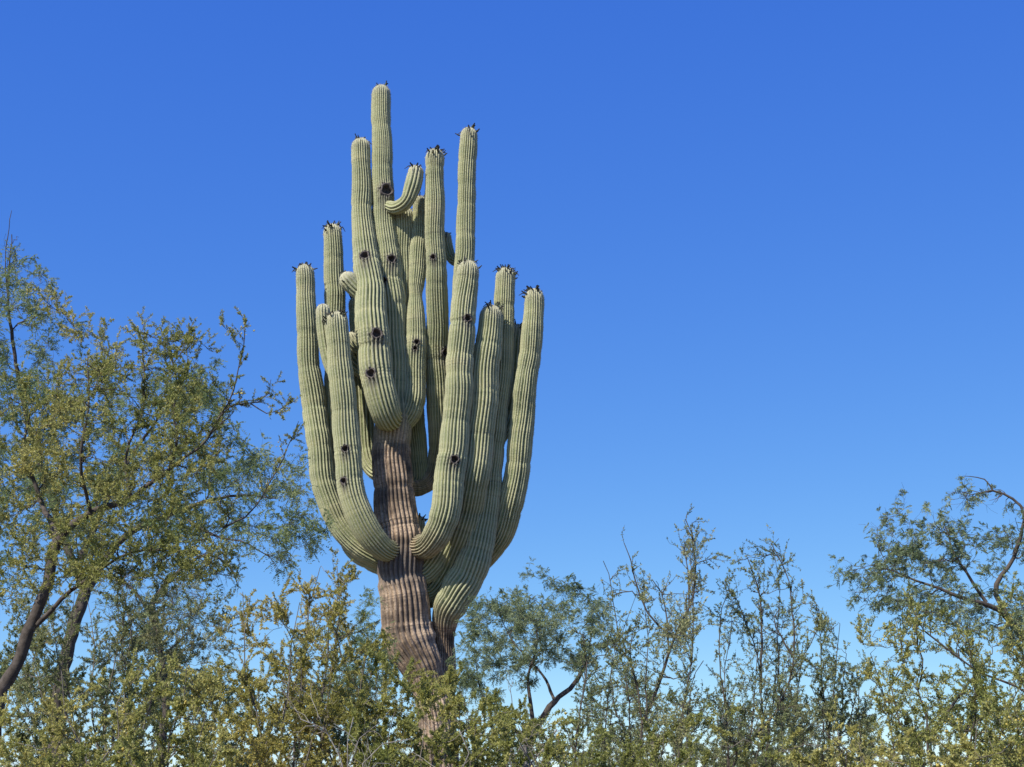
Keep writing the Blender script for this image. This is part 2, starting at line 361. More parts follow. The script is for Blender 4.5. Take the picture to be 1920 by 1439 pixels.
# (name-free) stems: points are photo x, y, width and depth offset in metres, from the root up
STEMS = [
 # part, ribs, fruits, holes, bark, points
 ('trunk', 29, 4, [(726, 364, 9), (735, 491, 6), (720, 533, 4.5)], trunk_bark,
  [(835, 1475, 120, .05), (820, 1390, 76, .0), (806, 1300, 62, .05), (794, 1262, 74, .03), (779, 1229, 86, .0), (772, 1212, 98, .0), (766, 1175, 96, .0), (759, 1125, 93, .0), (752, 1070, 88, .0), (750, 1035, 84, .0), (744, 980, 80, .0), (738, 900, 76, .0), (735, 830, 72, .0),
   (737, 770, 70, .05), (738, 700, 70, .08), (734, 600, 62, .1), (727, 500, 52, .1), (721, 420, 44, .1), (717, 330, 40, .1), (715, 250, 37, .1), (715, 160, 36, .1)]),
 ('arm', 24, 5, [(685, 491, 6.5), (708, 636, 7.5), (697, 711, 7)], None,
  [(735, 775, 40, .1), (731, 783, 50, -.2), (724, 778, 56, -.42), (712, 742, 60, -.50), (705, 700, 63, -.48), (701, 640, 64, -.42), (695, 570, 60, -.30), (688, 505, 52, -.15), (682, 440, 43, -.02), (678, 350, 38, .07), (675, 259, 36, .08)]),
 ('arm', 23, 3, [(781, 647, 4), (778, 660, 3.4)], None,
  [(742, 800, 36, .05), (756, 790, 42, .02), (770, 768, 46, -.02), (777, 720, 44, -.02), (780, 650, 40, .0), (780, 590, 34, .02), (779, 552, 25, .04), (780, 530, 32, .06), (785, 470, 34, .1), (788, 420, 30, .12), (788, 368, 26, .12)]),
 ('arm', 23, 3, [], None,
  [(745, 908, 32, .3), (768, 914, 36, .5), (787, 902, 38, .52), (785, 860, 35, .5), (779, 790, 38, .48), (768, 690, 40, .42), (760, 590, 40, .3), (758, 490, 39, .2), (757, 387, 37, .15)]),
 ('arm', 12, 4, [], None,
  [(728, 386, 20, .0), (742, 390, 25, -.12), (756, 384, 27, -.2), (764, 375, 27, -.24), (769, 362, 30, -.25), (775, 343, 33, -.25), (782, 311, 30, -.25)]),
 ('arm', 24, 16, [(812, 488, 4), (836, 662, 7)], base_bark(1.6),
  [(752, 912, 28, .3), (782, 916, 30, .42), (806, 902, 33, .48), (820, 866, 37, .5), (824, 800, 46, .38), (821, 720, 45, .26), (820, 620, 42, .08), (818, 520, 40, -.1), (816, 420, 38, -.2), (815, 340, 36, -.22), (814, 280, 35, -.22)]),
 ('arm', 25, 5, [(877, 604, 5.5), (852, 867, 6)], base_bark(1.0),
  [(772, 1022, 44, -.0), (793, 1026, 46, -.30), (808, 1018, 50, -.5), (824, 990, 56, -.6), (838, 945, 59, -.62), (847, 880, 58, -.62), (854, 800, 55, -.6), (861, 710, 52, -.58), (868, 610, 49, -.56), (874, 530, 44, -.55), (877, 489, 40, -.55)]),
 ('arm', 23, 8, [], None,
  [(770, 1075, 44, .1), (800, 1070, 50, .1), (826, 1030, 52, .05), (845, 960, 52, .0), (855, 880, 50, -.05), (862, 780, 48, -.08), (868, 650, 44, -.1), (869, 560, 40, -.1), (871, 480, 37, -.1), (874, 400, 35, -.1), (877, 320, 34, -.1), (879, 240, 32, -.1)]),
 ('arm', 25, 8, [], None,
  [(775, 1112, 44, .15), (804, 1106, 50, .3), (834, 1070, 56, .2), (860, 1015, 58, -.02), (880, 955, 57, -.2), (891, 890, 57, -.38), (899, 810, 57, -.38), (907, 730, 56, -.38), (915, 655, 52, -.38), (920, 612, 47, -.38), (922, 572, 42, -.38)]),
 ('arm', 25, 18, [], lambda s, C: np.clip((z_of(1128) - C[:, 2])/(z_of(1128) - z_of(1172)), 0, 1),
  [(832, 1420, 44, .3), (833, 1300, 42, .28), (834, 1235, 40, .22), (833, 1192, 38, .16), (836, 1152, 56, .05), (856, 1118, 68, -.05), (880, 1075, 66, -.08), (898, 1020, 58, -.1), (911, 950, 50, -.1), (921, 870, 46, -.1), (930, 780, 45, -.1), (938, 700, 44, -.08), (944, 620, 41, -.05), (947, 560, 39, -.05), (948, 502, 36, -.05)]),
 ('arm', 24, 12, [], None,
  [(800, 1125, 36, .35), (850, 1095, 42, .5), (890, 1060, 44, .5), (915, 1035, 46, .32), (940, 1000, 48, .14), (957, 950, 49, .0), (968, 890, 47, -.1), (976, 820, 46, -.15), (983, 750, 46, -.18), (988, 712, 42, -.2), (992, 680, 42, -.2), (998, 620, 39, -.22), (1002, 541, 35, -.22)]),
 ('arm', 15, 8, [], None,
  [(930, 830, 26, .1), (944, 806, 32, .2), (955, 770, 34, .3), (964, 710, 32, .34), (968, 660, 30, .34), (971, 608, 27, .34)]),
 ('arm', 23, 9, [], None,
  [(735, 1060, 30, .1), (704, 1045, 38, .0), (672, 1026, 42, -.05), (644, 994, 44, -.08), (624, 955, 46, -.1), (608, 905, 47, -.1), (598, 840, 48, -.08), (590, 770, 47, -.02), (582, 700, 44, -.02), (576, 630, 40, -.02), (573, 560, 37, -.02), (571, 496, 34, -.02)]),
 ('arm', 24, 12, [(647, 847, 5), (644, 907, 5)], None,
  [(742, 1028, 40, -.08), (724, 1032, 44, -.36), (706, 1018, 50, -.5), (683, 985, 53, -.6), (664, 935, 52, -.64), (654, 870, 50, -.64), (648, 800, 49, -.63), (642, 730, 47, -.62), (637, 660, 45, -.6), (633, 620, 43, -.6), (631, 585, 38, -.6)]),
 ('arm', 23, 16, [], None,
  [(735, 1068, 36, .15), (700, 1050, 46, .18), (664, 1020, 50, .2), (642, 965, 50, .2), (631, 885, 48, .2), (628, 790, 44, .2), (629, 710, 43, .22), (631, 630, 42, .24), (628, 550, 40, .24), (625, 490, 37, .24), (622, 420, 34, .24)]),
 ('arm', 13, 0, [], None,
  [(636, 715, 22, -.45), (623, 690, 26, -.42), (613, 655, 28, -.42), (607, 615, 28, -.42), (605, 570, 28, -.42)]),
 ('arm', 13, 2, [], None,
  [(690, 560, 24, -.2), (676, 550, 30, -.22), (663, 538, 34, -.24), (652, 526, 35, -.26), (641, 513, 29, -.28)]),
 ('arm', 12, 0, [], None,
  [(715, 668, 20, .0), (695, 664, 24, -.1), (676, 655, 26, -.12), (662, 642, 26, -.12), (655, 624, 24, -.12)]),
 ('arm', 13, 3, [], None,
  [(720, 700, 26, .05), (695, 698, 30, .1), (672, 690, 32, .12), (658, 672, 32, .14), (652, 645, 28, .14)]),
 ('arm', 16, 2, [], None,
  [(730, 890, 28, .2), (705, 885, 34, .38), (690, 862, 36, .45), (684, 800, 36, .45), (681, 730, 35, .45), (675, 650, 34, .45), (669, 590, 30, .45), (667, 556, 28, .45)]),
 ('arm', 12, 3, [], None,
  [(872, 493, 15, .05), (858, 492, 19, .14), (846, 484, 20, .22), (839, 462, 20, .26), (836, 436, 18, .28)]),
 ('arm', 13, 3, [], None,
  [(862, 830, 18, .1), (878, 812, 24, .12), (887, 770, 25, .12), (889, 720, 24, .12), (889, 665, 22, .12)]),
 ('arm', 12, 9, [], None,
  [(765, 1022, 20, .3), (778, 1012, 24, .42), (785, 992, 24, .45), (787, 968, 20, .46)]),
]
def build_saguaro():
    base = at(835, 1458, SY)[0]; base = np.array([base[0], SY, float(ground_z(base[0], SY))])
    root = thing('saguaro_cactus', 'giant many-armed saguaro cactus with brown corky trunk and woodpecker holes', 'cactus', base)
    for i, (part, nr, nf, holes, barkf, pts) in enumerate(STEMS):
        pts = list(pts)
        if i == 0:   # the root of the trunk goes into the ground
            p = base; pts = [(835, proj([p[0], SY, p[2] - 0.15])[1], 118, .0)] + pts[1:]
        elif barkf is not None and pts[0][1] > 1400:
            pts = [(838, proj([base[0], SY, base[2] - 0.15])[1], 46, .2)] + pts[1:]
        rings = []
        V, F, A, S, hinfo, info = fluted(pts, nr, 100 + i, holes, barkf, amp=0.17 if i == 0 else (0.28 if nr <= 13 else 0.26), rings=rings)
        o = mesh_obj(part, V, F, M_CACTUS, root, base, A, smooth=True)
        V2, F2, A2 = spine_mesh(S, 200 + i, 3)
        mesh_obj('spines', V2, F2, M_SPINE, o, base, A2, kind='stuff')
        if nf:
            V3, F3, A3 = fruit_mesh(info, int(nf*1.5) + 1, 300 + i)
            mesh_obj('fruit_cluster', V3, F3, M_FRUIT, o, base, A3, smooth=True, kind='stuff')
        for j, (sf, no, tn, h) in enumerate(hinfo):
            V4, F4 = hole_mesh(sf, no, tn, h, 400 + 10*i + j)
            mesh_obj('nest_hole', V4, F4, M_CALLUS, o, base, smooth=True)
build_saguaro()

# ------------------------------------------------------------------ plants
def tubes(P, R, sides=3):
    """P (N,K,3), R (N,K) -> tapering twigs"""
    N_, K = P.shape[:2]
    T = nrm(np.gradient(P, axis=1)); ref = np.where(np.abs(T[..., 2:3]) > 0.9, np.array([1.0, 0, 0]), np.array([0, 0, 1.0]))
    U = nrm(np.cross(T, ref)); Wv = np.cross(T, U)
    th = np.arange(sides)/sides*2*math.pi
    V = P[:, :, None] + R[:, :, None, None]*(np.cos(th)[:, None]*U[:, :, None] + np.sin(th)[:, None]*Wv[:, :, None])
    idx = np.arange(N_*K*sides).reshape(N_, K, sides); nx = np.roll(idx, -1, 2)
    F = np.stack([idx[:, :-1], nx[:, :-1], nx[:, 1:], idx[:, 1:]], -1).reshape(-1, 4)
    return V.reshape(-1, 3), F
def limb(P, R, sides=8):
    T = nrm(np.gradient(P, axis=0)); N = np.zeros_like(P); v = np.cross(T[0], [0.3, 1, 0.2]); N[0] = v/np.linalg.norm(v)
    for i in range(1, len(P)):
        v = N[i-1] - T[i]*np.dot(N[i-1], T[i]); N[i] = v/np.linalg.norm(v)
    B = np.cross(T, N); th = np.arange(sides)/sides*2*math.pi
    V = P[:, None] + R[:, None, None]*(np.cos(th)[:, None]*N[:, None] + np.sin(th)[:, None]*B[:, None])
    idx = np.arange(len(P)*sides).reshape(len(P), sides); nx = np.roll(idx, -1, 1)
    return V.reshape(-1, 3), np.stack([idx[:-1], nx[:-1], nx[1:], idx[1:]], -1).reshape(-1, 4)
def join(parts):
    Vs, Fs, o = [], [], 0
    for V, F in parts: Vs.append(V); Fs.append(F + o); o += len(V)
    return np.vstack(Vs), [np.vstack(Fs)]
def resample(P, K):
    L = np.concatenate([[0], np.cumsum(np.linalg.norm(np.diff(P, axis=0), axis=1))]); q = np.linspace(0, L[-1], K)
    return np.stack([np.interp(q, L, P[:, i]) for i in range(3)], -1)
def in_poly(x, y, poly):
    c = np.zeros(len(x), bool); n = len(poly)
    for i in range(n):
        (x1, y1), (x2, y2) = poly[i], poly[(i+1) % n]
        if y1 == y2: continue
        c ^= ((y1 > y) != (y2 > y)) & (x < (x2 - x1)*(y - y1)/(y2 - y1) + x1)
    return c
def poly_area(poly):
    p = np.array(poly, float); q = np.roll(p, -1, 0); return abs((p[:, 0]*q[:, 1] - q[:, 0]*p[:, 1]).sum())/2
def sub_twigs(P, R, n, lmin, lmax, spread, up, K, r, t0=0.15, wob=0.35):
    """n twigs on random places of the branches P"""
    N_, Kp = P.shape[:2]; seg = np.linalg.norm(np.diff(P, axis=1), axis=2).sum(1)
    pi = r.choice(N_, n, p=seg/seg.sum()); t = r.uniform(t0, 1.0, n)*(Kp - 1.001); k = t.astype(int); f = (t - k)[:, None]
    a = P[pi, k]; b = P[pi, k+1]; pos = a*(1-f) + b*f; tan = nrm(b - a)
    rad = (R[pi, k]*(1-f[:, 0]) + R[pi, k+1]*f[:, 0])
    perp = r.normal(0, 1, (n, 3)); perp = nrm(perp - tan*(perp*tan).sum(1)[:, None])
    sp = r.uniform(0.5, 1.2, n)[:, None]*spread
    d = nrm(tan + perp*sp + np.array([0, 0, up])); ln = r.uniform(lmin, lmax, n)/(K-1)
    Q = [pos]
    for i in range(K-1):
        d = nrm(d + r.normal(0, wob, (n, 3)) + np.array([0, 0, up*0.4])); Q.append(Q[-1] + d*ln[:, None])
    Q = np.stack(Q, 1); r0 = np.minimum(rad*0.8, 0.0032); RR = r0[:, None]*np.linspace(1, 0.45, K)[None]
    return Q, np.maximum(RR, 0.0007)
def leaf_quads(pos, ax, ln, wd, r):
    n = len(pos); sd = nrm(np.cross(ax, r.normal(0, 1, (n, 3))))*(wd/2)[:, None]; a = ax*ln[:, None]
    V = np.stack([pos, pos + a*0.5 + sd, pos + a, pos + a*0.5 - sd], 1).reshape(-1, 3)
    return V, np.arange(4*n).reshape(-1, 4)
def leaf_tris(pos, ax, ln, wd, r):
    n = len(pos); sd = nrm(np.cross(ax, r.normal(0, 1, (n, 3))))*(wd/2)[:, None]; a = ax*ln[:, None]
    V = np.stack([pos + a*0.25 + sd, pos + a, pos + a*0.25 - sd], 1).reshape(-1, 3)
    return V, np.arange(3*n).reshape(-1, 3)
def on_twigs(Q, n, r, t0=0.1):
    N_, K = Q.shape[:2]; i = r.integers(0, N_, n); t = r.uniform(t0, 1, n)*(K - 1.001); k = t.astype(int); f = (t - k)[:, None]
    a, b = Q[i, k], Q[i, k+1]; return a*(1-f) + b*f, nrm(b - a), i
def small_leaves(Q, n, r, l0, l1, tint_tw):
    pos, tan, i = on_twigs(Q, n, r)
    ax = nrm(r.normal(0, 1, (n, 3)) + tan*0.7 + np.array([0, 0, 0.25])); ln = r.uniform(l0, l1, n)
    V, F = leaf_tris(pos, ax, ln*1.2, ln*r.uniform(0.42, 0.66, n), r)
    t = np.clip(tint_tw[i] + r.normal(0, 0.17, n), 0, 1)
    return V, [F], dict(tint=np.repeat(t, 3))
def pinnate(Q, n, r, plen, npair, lf, tint_tw, droop=0.25):
    """feathery compound leaves: two pinnae, each a row of leaflet pairs"""
    pos, tan, i = on_twigs(Q, n, r, 0.2)
    d = nrm(r.normal(0, 0.8, (n, 3)) + tan*0.8 + np.array([0, 0, -droop])); nor = r.normal(0, 1, (n, 3)) + np.array([0, -0.3, 0.9]); nor = nrm(nor - d*(nor*d).sum(1)[:, None])
    sd = np.cross(nor, d); Vs = []; ts = []
    tl = np.clip(tint_tw[i] + r.normal(0, 0.15, n), 0, 1)
    for sg in (-1, 1):
        pd = nrm(d + sd*sg*r.uniform(0.25, 0.55, n)[:, None]); ps = np.cross(nor, pd); L = r.uniform(0.7, 1.15, n)*plen
        for k in range(npair):
            f = (k + 1)/npair; c = pos + pd*(L*f)[:, None] - np.array([0, 0, 1.0])*(L*0.25*f*f)[:, None]
            for s2 in (-1, 1):
                a = nrm(pd*0.75 + ps*s2 + r.normal(0, 0.16, (n, 3))); ln = lf*r.uniform(0.75, 1.15, n)*(1.1 - 0.35*abs(f - 0.5))
                V, F = leaf_tris(c - a*(ln*0.25)[:, None], a, ln*1.25, ln*0.5, r); Vs.append(V); ts.append(np.repeat(np.clip(tl + r.normal(0, 0.06, n), 0, 1), 3))
    V = np.vstack(Vs); return V, [np.arange(len(V)).reshape(-1, 3)], dict(tint=np.concatenate(ts))
def puff_flowers(Q, n, r, rad):
    pos, tan, i = on_twigs(Q, max(3, n//5), r, 0.3)
    pos = np.repeat(pos, 5, 0)[:n]; n = len(pos); pos = pos + r.normal(0, 0.022, (n, 3)); rr = rad*r.uniform(0.6, 1.2, n)
    o = np.array([[1, 0, 0], [-1, 0, 0], [0, 1, 0], [0, -1, 0], [0, 0, 1], [0, 0, -1]], float)
    V = pos[:, None] + (o[None] + r.normal(0, 0.25, (n, 6, 3)))*rr[:, None, None]
    f = np.array([[0, 2, 4], [2, 1, 4], [1, 3, 4], [3, 0, 4], [2, 0, 5], [1, 2, 5], [3, 1, 5], [0, 3, 5]])
    F = (f[None] + (np.arange(n)*6)[:, None, None]).reshape(-1, 3)
    return V.reshape(-1, 3), [F], dict(tint=np.repeat(r.uniform(0, 1, n), 6))

TINT_UP = 0.12
def plant(name, label, cat, Y, base_px, poly, seed, leaf='creosote', lmat=None, lai=1.5, limbs=(), tips=(), depth=0.7, spacing=0.085, nstem=9,
          leaf_len=(0.0085, 0.0150), flowers=0, group=None, stem_r=0.014, bark=None, tree=False, twigs_per=6, tint0=0.45, up=0.25, pinna=(0.085, 6, 0.020), base_xy=None, twig_len=(0.05, 0.16), limb_leaf=0.35):
    r = rng(seed); bark = bark or M_TWIG; lmat = lmat or M_CREO
    bx = at(base_px, 1458, Y)[0][0] if base_xy is None else base_xy[0]; by = Y if base_xy is None else base_xy[1]
    base = np.array([bx, by, float(ground_z(bx, by))])
    root = thing(name, label, cat, base, group)
    sc = Y/FPX; area = poly_area(poly)*sc*sc
    nodes, ndir, nrad = [], [], []
    def add_nodes(P, R):
        nodes.append(P); ndir.append(nrm(np.gradient(P, axis=0))); nrad.append(R)
    K = 14; SP, SR = [], []; CH, CR = [], []
    def chunks(P, R, f0):
        n0 = int(len(P)*f0)
        for k0 in range(n0, len(P) - 3, 6):
            seg = slice(k0, min(k0 + 7, len(P))); q = P[seg]
            if len(q) > 2: CH.append(resample(q, 7)); CR.append(np.linspace(R[seg][0], R[seg][-1], 7))
    # traced limbs: (radius at foot, radius at tip, from_ground, [(px, py, dY)...])
    for li, (r0, r1, fg, pts) in enumerate(limbs):
        P = np.array([at(px, py, Y + dy)[0] for px, py, dy in pts])
        if fg is True: P = np.vstack([base + np.array([r.normal(0, .06), r.normal(0, .06), -0.05]), P])
        D = catmull(P, 8) if len(P) > 2 else resample(P, 10)
        kk = max(6, int(np.linalg.norm(np.diff(D, axis=0), axis=1).sum()/0.07)); D = resample(D, kk)
        D[1:-1] += r.normal(0, 0.006, (len(D) - 2, 3))*min(1.0, 0.4 + 8*r0)
        R = np.linspace(r0, r1, len(D))*(1 + 0.06*r.normal(0, 1, len(D))); add_nodes(D, R)
        if r0 < 0.03 and fg is not None: chunks(D, R, limb_leaf)
        V, F = limb(D, R, 8 if r0 > 0.02 else 5)
        mesh_obj('trunk' if (tree and li == 0) else ('limb' if tree else 'stem'), V, [F], bark, root, base, smooth=True)
    xs = [p[0] for p in poly]; ys = [p[1] for p in poly]
    nt_ = max(12, int(area/spacing**2*0.9))
    px = r.uniform(min(xs), max(xs), nt_*12); py = r.uniform(min(ys), max(ys), nt_*12); ok = in_poly(px, py, poly); px, py = px[ok][:nt_], py[ok][:nt_]
    tg = np.array([at(a, b_, Y + r.uniform(-depth, depth))[0] for a, b_ in zip(px, py)] + [at(a, b_, Y + r.uniform(-0.3, 0.3)*depth)[0] for a, b_ in tips])
    tg = tg[tg[:, 2] > base[2] + 0.3]
    if nstem:                                   # stems rising from the root crown
        hi = np.argsort(-(tg[:, 2] + r.uniform(0, 0.5, len(tg))))[:max(nstem*3, 1)]; pick = r.permutation(hi)[:nstem]
        for i in pick:
            b_ = tg[i]; t = np.linspace(0, 1, 16)[:, None]; a = base + np.array([r.normal(0, .12), r.normal(0, .12), -0.05])
            P = a + (b_ - a)*np.hstack([t**1.3, t**1.3, t]); wv = np.cumsum(r.normal(0, 0.04, (16, 3)), 0); wv -= t*wv[-1]; P[1:] += wv[1:]
            R = stem_r*np.linspace(1, 0.12, 16); add_nodes(P, R); chunks(P, R, 0.5); SP.append(resample(P, K)); SR.append(np.linspace(R[0], R[-1], K))
        tg = np.delete(tg, pick, 0)
    NP = np.vstack(nodes); ND = np.vstack(ndir); NR = np.concatenate(nrad)
    order = np.argsort(np.array([np.min(np.linalg.norm(NP - b_, axis=1)) for b_ in tg])); Kb = 7
    BP, BR = [], []
    for b_ in tg[order]:
        v = b_ - NP; dist = np.linalg.norm(v, axis=1); al = (v*ND).sum(1)/np.maximum(dist, 1e-4)
        c = dist*(1.35 - 0.45*al) + 0.35*np.maximum(-v[:, 2], 0); j = int(c.argmin()); a = NP[j]; d0 = ND[j]; ln = dist[j]
        if ln < 0.03: continue
        t = np.linspace(0, 1, Kb)[:, None]; m0 = nrm(d0*0.7 + v[j]/ln)*ln; m1 = nrm(v[j]/ln + np.array([0, 0, up]))*ln
        P = (2*t**3 - 3*t**2 + 1)*a + (t**3 - 2*t**2 + t)*m0 + (3*t**2 - 2*t**3)*b_ + (t**3 - t**2)*m1
        P[1:-1] += r.normal(0, 0.05*min(ln, 0.35), (Kb - 2, 3))
        R = np.linspace(min(NR[j]*0.75, 0.004 + ln*0.009), 0.0016, Kb)
        BP.append(P); BR.append(R); NP = np.vstack([NP, P[1:]]); ND = np.vstack([ND, nrm(np.gradient(P, axis=0))[1:]]); NR = np.append(NR, R[1:])
    parts = [tubes(np.array(BP), np.array(BR), 4)]
    BP = np.array(BP + CH); BR = np.array(BR + CR)
    Q, QR = sub_twigs(BP, BR, len(BP)*twigs_per, twig_len[0], twig_len[1], 0.9, up, 5, r, 0.05)
    Q2, QR2 = sub_twigs(Q, QR, len(Q)*2, 0.03, 0.075, 0.9, up*0.5, 2, r)
    parts += [tubes(Q, QR, 3), tubes(Q2, QR2, 3)]
    if SP:
        for p_, r_ in zip(SP, SR):
            V, F = limb(p_, r_, 5); mesh_obj('stem', V, [F], bark, root, base, smooth=True)
    V, F = join(parts); mesh_obj('twigs', V, F, bark, root, base, kind='stuff', smooth=True)
    Qa = np.concatenate([Q[:, ::2], np.stack([Q2[:, 0], 0.5*(Q2[:, 0] + Q2[:, 1]), Q2[:, 1]], 1)], 0)
    # colour drifts from clump to clump
    hgt = Qa[:, -1]; clump = np.sin(hgt[:, 0]*5.1 + seed) + np.sin(hgt[:, 1]*4.3 + 2*seed) + np.sin(hgt[:, 2]*6.2 + 3*seed)
    tint_tw = np.clip(tint0 + TINT_UP + 0.13*clump + r.normal(0, 0.10, len(Qa)), 0, 1)
    if leaf == 'pinnate':
        n = int(lai*area/(2*pinna[1]*2*0.42*pinna[2]**2*0.5*0.55)); V, F, A = pinnate(Q, n, r, pinna[0], pinna[1], pinna[2], tint_tw[:len(Q)])
    else:
        lm = sum(leaf_len)/2; n = int(1.06*lai*area/(0.5*0.52*lm*lm*0.68)); V, F, A = small_leaves(Qa, n, r, leaf_len[0], leaf_len[1], tint_tw)
    mesh_obj('crown' if tree else 'foliage', V, F, lmat, root, base, A, kind='stuff')
    if flowers:
        V, F, A = puff_flowers(Q, flowers, r, 0.0065); mesh_obj('flowers', V, F, M_FLOWER, root, base, A, kind='stuff')
    return root

# --- feathery trees further back
plant('mesquite_tree', 'tall feathery green mesquite tree reaching its branches towards the saguaro', 'tree', 13.0, 120,
      [(-90, 520), (0, 455), (45, 440), (55, 510), (80, 525), (105, 590), (112, 660), (200, 690), (350, 690), (420, 720), (430, 800), (530, 850), (555, 910), (600, 960), (618, 1002), (560, 985), (545, 1050), (480, 1010), (400, 1000), (300, 1020), (150, 1060), (-90, 1120)],
      11, 'pinnate', M_MESQ, 1.55, spacing=0.125, twig_len=(0.08, 0.24), pinna=(0.095, 7, 0.020), tree=True, bark=M_BARK, nstem=0, depth=1.4, up=0.05, twigs_per=6, stem_r=0.06,
      limbs=[(0.085, 0.05, True, [(110, 1330, 0), (130, 1200, 0), (160, 1110, .1)]), (0.04, 0.004, False, [(160, 1110, .1), (230, 1010, .2), (330, 960, .3), (430, 930, .2), (520, 935, .1)]),
             (0.04, 0.004, False, [(160, 1110, .1), (110, 980, .2), (60, 820, .1), (30, 680, .0), (15, 560, -.1), (22, 440, -.1)]), (0.03, 0.003, False, [(150, 1050, .1), (220, 900, .5), (300, 780, .4), (360, 710, .3)]),
             (0.016, 0.003, False, [(330, 960, .3), (400, 1005, .1), (455, 1015, .0), (490, 1035, .0), (525, 1050, .0)]), (0.008, 0.0025, None, [(15, 560, -.1), (10, 480, -.1), (22, 395, -.1)])],
      tips=[(35, 445), (80, 515), (95, 580), (600, 990), (545, 1045), (560, 850), (30, 470), (145, 610), (385, 690), (420, 760)])
plant('mesquite_tree', 'blue-green mesquite tree with a bare arched twig behind the creosote', 'tree', 11.0, 1960,
      [(1585, 1095), (1640, 1045), (1650, 972), (1690, 962), (1740, 985), (1790, 955), (1805, 930), (1860, 935), (1930, 940), (2060, 960), (2060, 1210), (1920, 1210), (1800, 1190), (1700, 1160), (1620, 1155)],
      12, 'pinnate', M_PALO, 1.25, spacing=0.11, twig_len=(0.08, 0.22), tree=True, bark=M_BARK, nstem=0, depth=1.0, up=0.05, twigs_per=6, pinna=(0.045, 5, 0.017),
      limbs=[(0.06, 0.035, True, [(1965, 1350, 0), (1950, 1240, 0)]), (0.028, 0.003, False, [(1950, 1240, 0), (1880, 1150, -.1), (1800, 1120, -.2), (1700, 1080, -.2), (1640, 1060, -.2)]),
             (0.026, 0.006, False, [(1950, 1240, 0), (1866, 1109, .1), (1902, 1045, .1), (1920, 980, .0), (1918, 955, .0), (1898, 936, .0), (1862, 920, .0), (1842, 924, .0)]),
             (0.006, 0.002, None, [(1862, 920, 0), (1852, 905, 0), (1835, 896, 0), (1806, 893, 0)]), (0.014, 0.003, False, [(1850, 1130, -.1), (1790, 1040, -.1), (1770, 980, -.1)])],
      tips=[(1650, 965), (1695, 955), (1570, 1085), (1590, 1110), (1645, 990), (1800, 935), (1740, 990)])
plant('palo_verde_tree', 'small rounded grey-green tree with forked trunk to the right of the saguaro base', 'tree', 17.0, 990,
      [(855, 1170), (900, 1130), (950, 1125), (985, 1095), (1000, 1082), (1012, 1118), (1060, 1112), (1110, 1125), (1150, 1155), (1160, 1215), (1120, 1270), (1040, 1262), (960, 1245), (930, 1310), (890, 1320), (865, 1270)],
      13, 'pinnate', M_PALO, 2.3, spacing=0.12, twig_len=(0.08, 0.24), tree=True, bark=M_BARK, nstem=0, depth=1.1, up=0.15, twigs_per=6, pinna=(0.075, 6, 0.02),
      limbs=[(0.07, 0.05, True, [(985, 1420, 0), (1000, 1375, 0)]), (0.042, 0.005, False, [(1000, 1375, 0), (1040, 1315, 0), (1075, 1285, .1), (1100, 1240, .1), (1110, 1180, .1)]),
             (0.026, 0.004, False, [(1000, 1375, 0), (996, 1320, 0), (990, 1270, 0), (1003, 1225, 0), (1010, 1160, 0)]), (0.022, 0.004, False, [(990, 1390, 0), (940, 1345, -.1), (905, 1305, -.1), (890, 1230, -.1)]),
             (0.018, 0.004, False, [(1040, 1315, 0), (1020, 1270, .2), (960, 1200, .3), (940, 1160, .3)])],
      tips=[(998, 1078), (1060, 1095), (1108, 1118), (1055, 1108), (900, 1125), (950, 1118)])
plant('mesquite_tree', 'low dull green mesquite peeking out left of the saguaro trunk', 'tree', 19.0, 670,
      [(600, 1200), (650, 1150), (690, 1120), (715, 1130), (735, 1190), (740, 1260), (700, 1330), (600, 1330)],
      14, 'pinnate', M_MESQ, 1.4, spacing=0.15, twig_len=(0.1, 0.26), tree=True, bark=M_BARK, nstem=0, depth=0.9, twigs_per=6,
      limbs=[(0.06, 0.012, True, [(670, 1400, 0), (675, 1300, 0), (690, 1200, 0)]), (0.02, 0.004, False, [(675, 1300, 0), (640, 1230, 0), (630, 1180, 0)])])

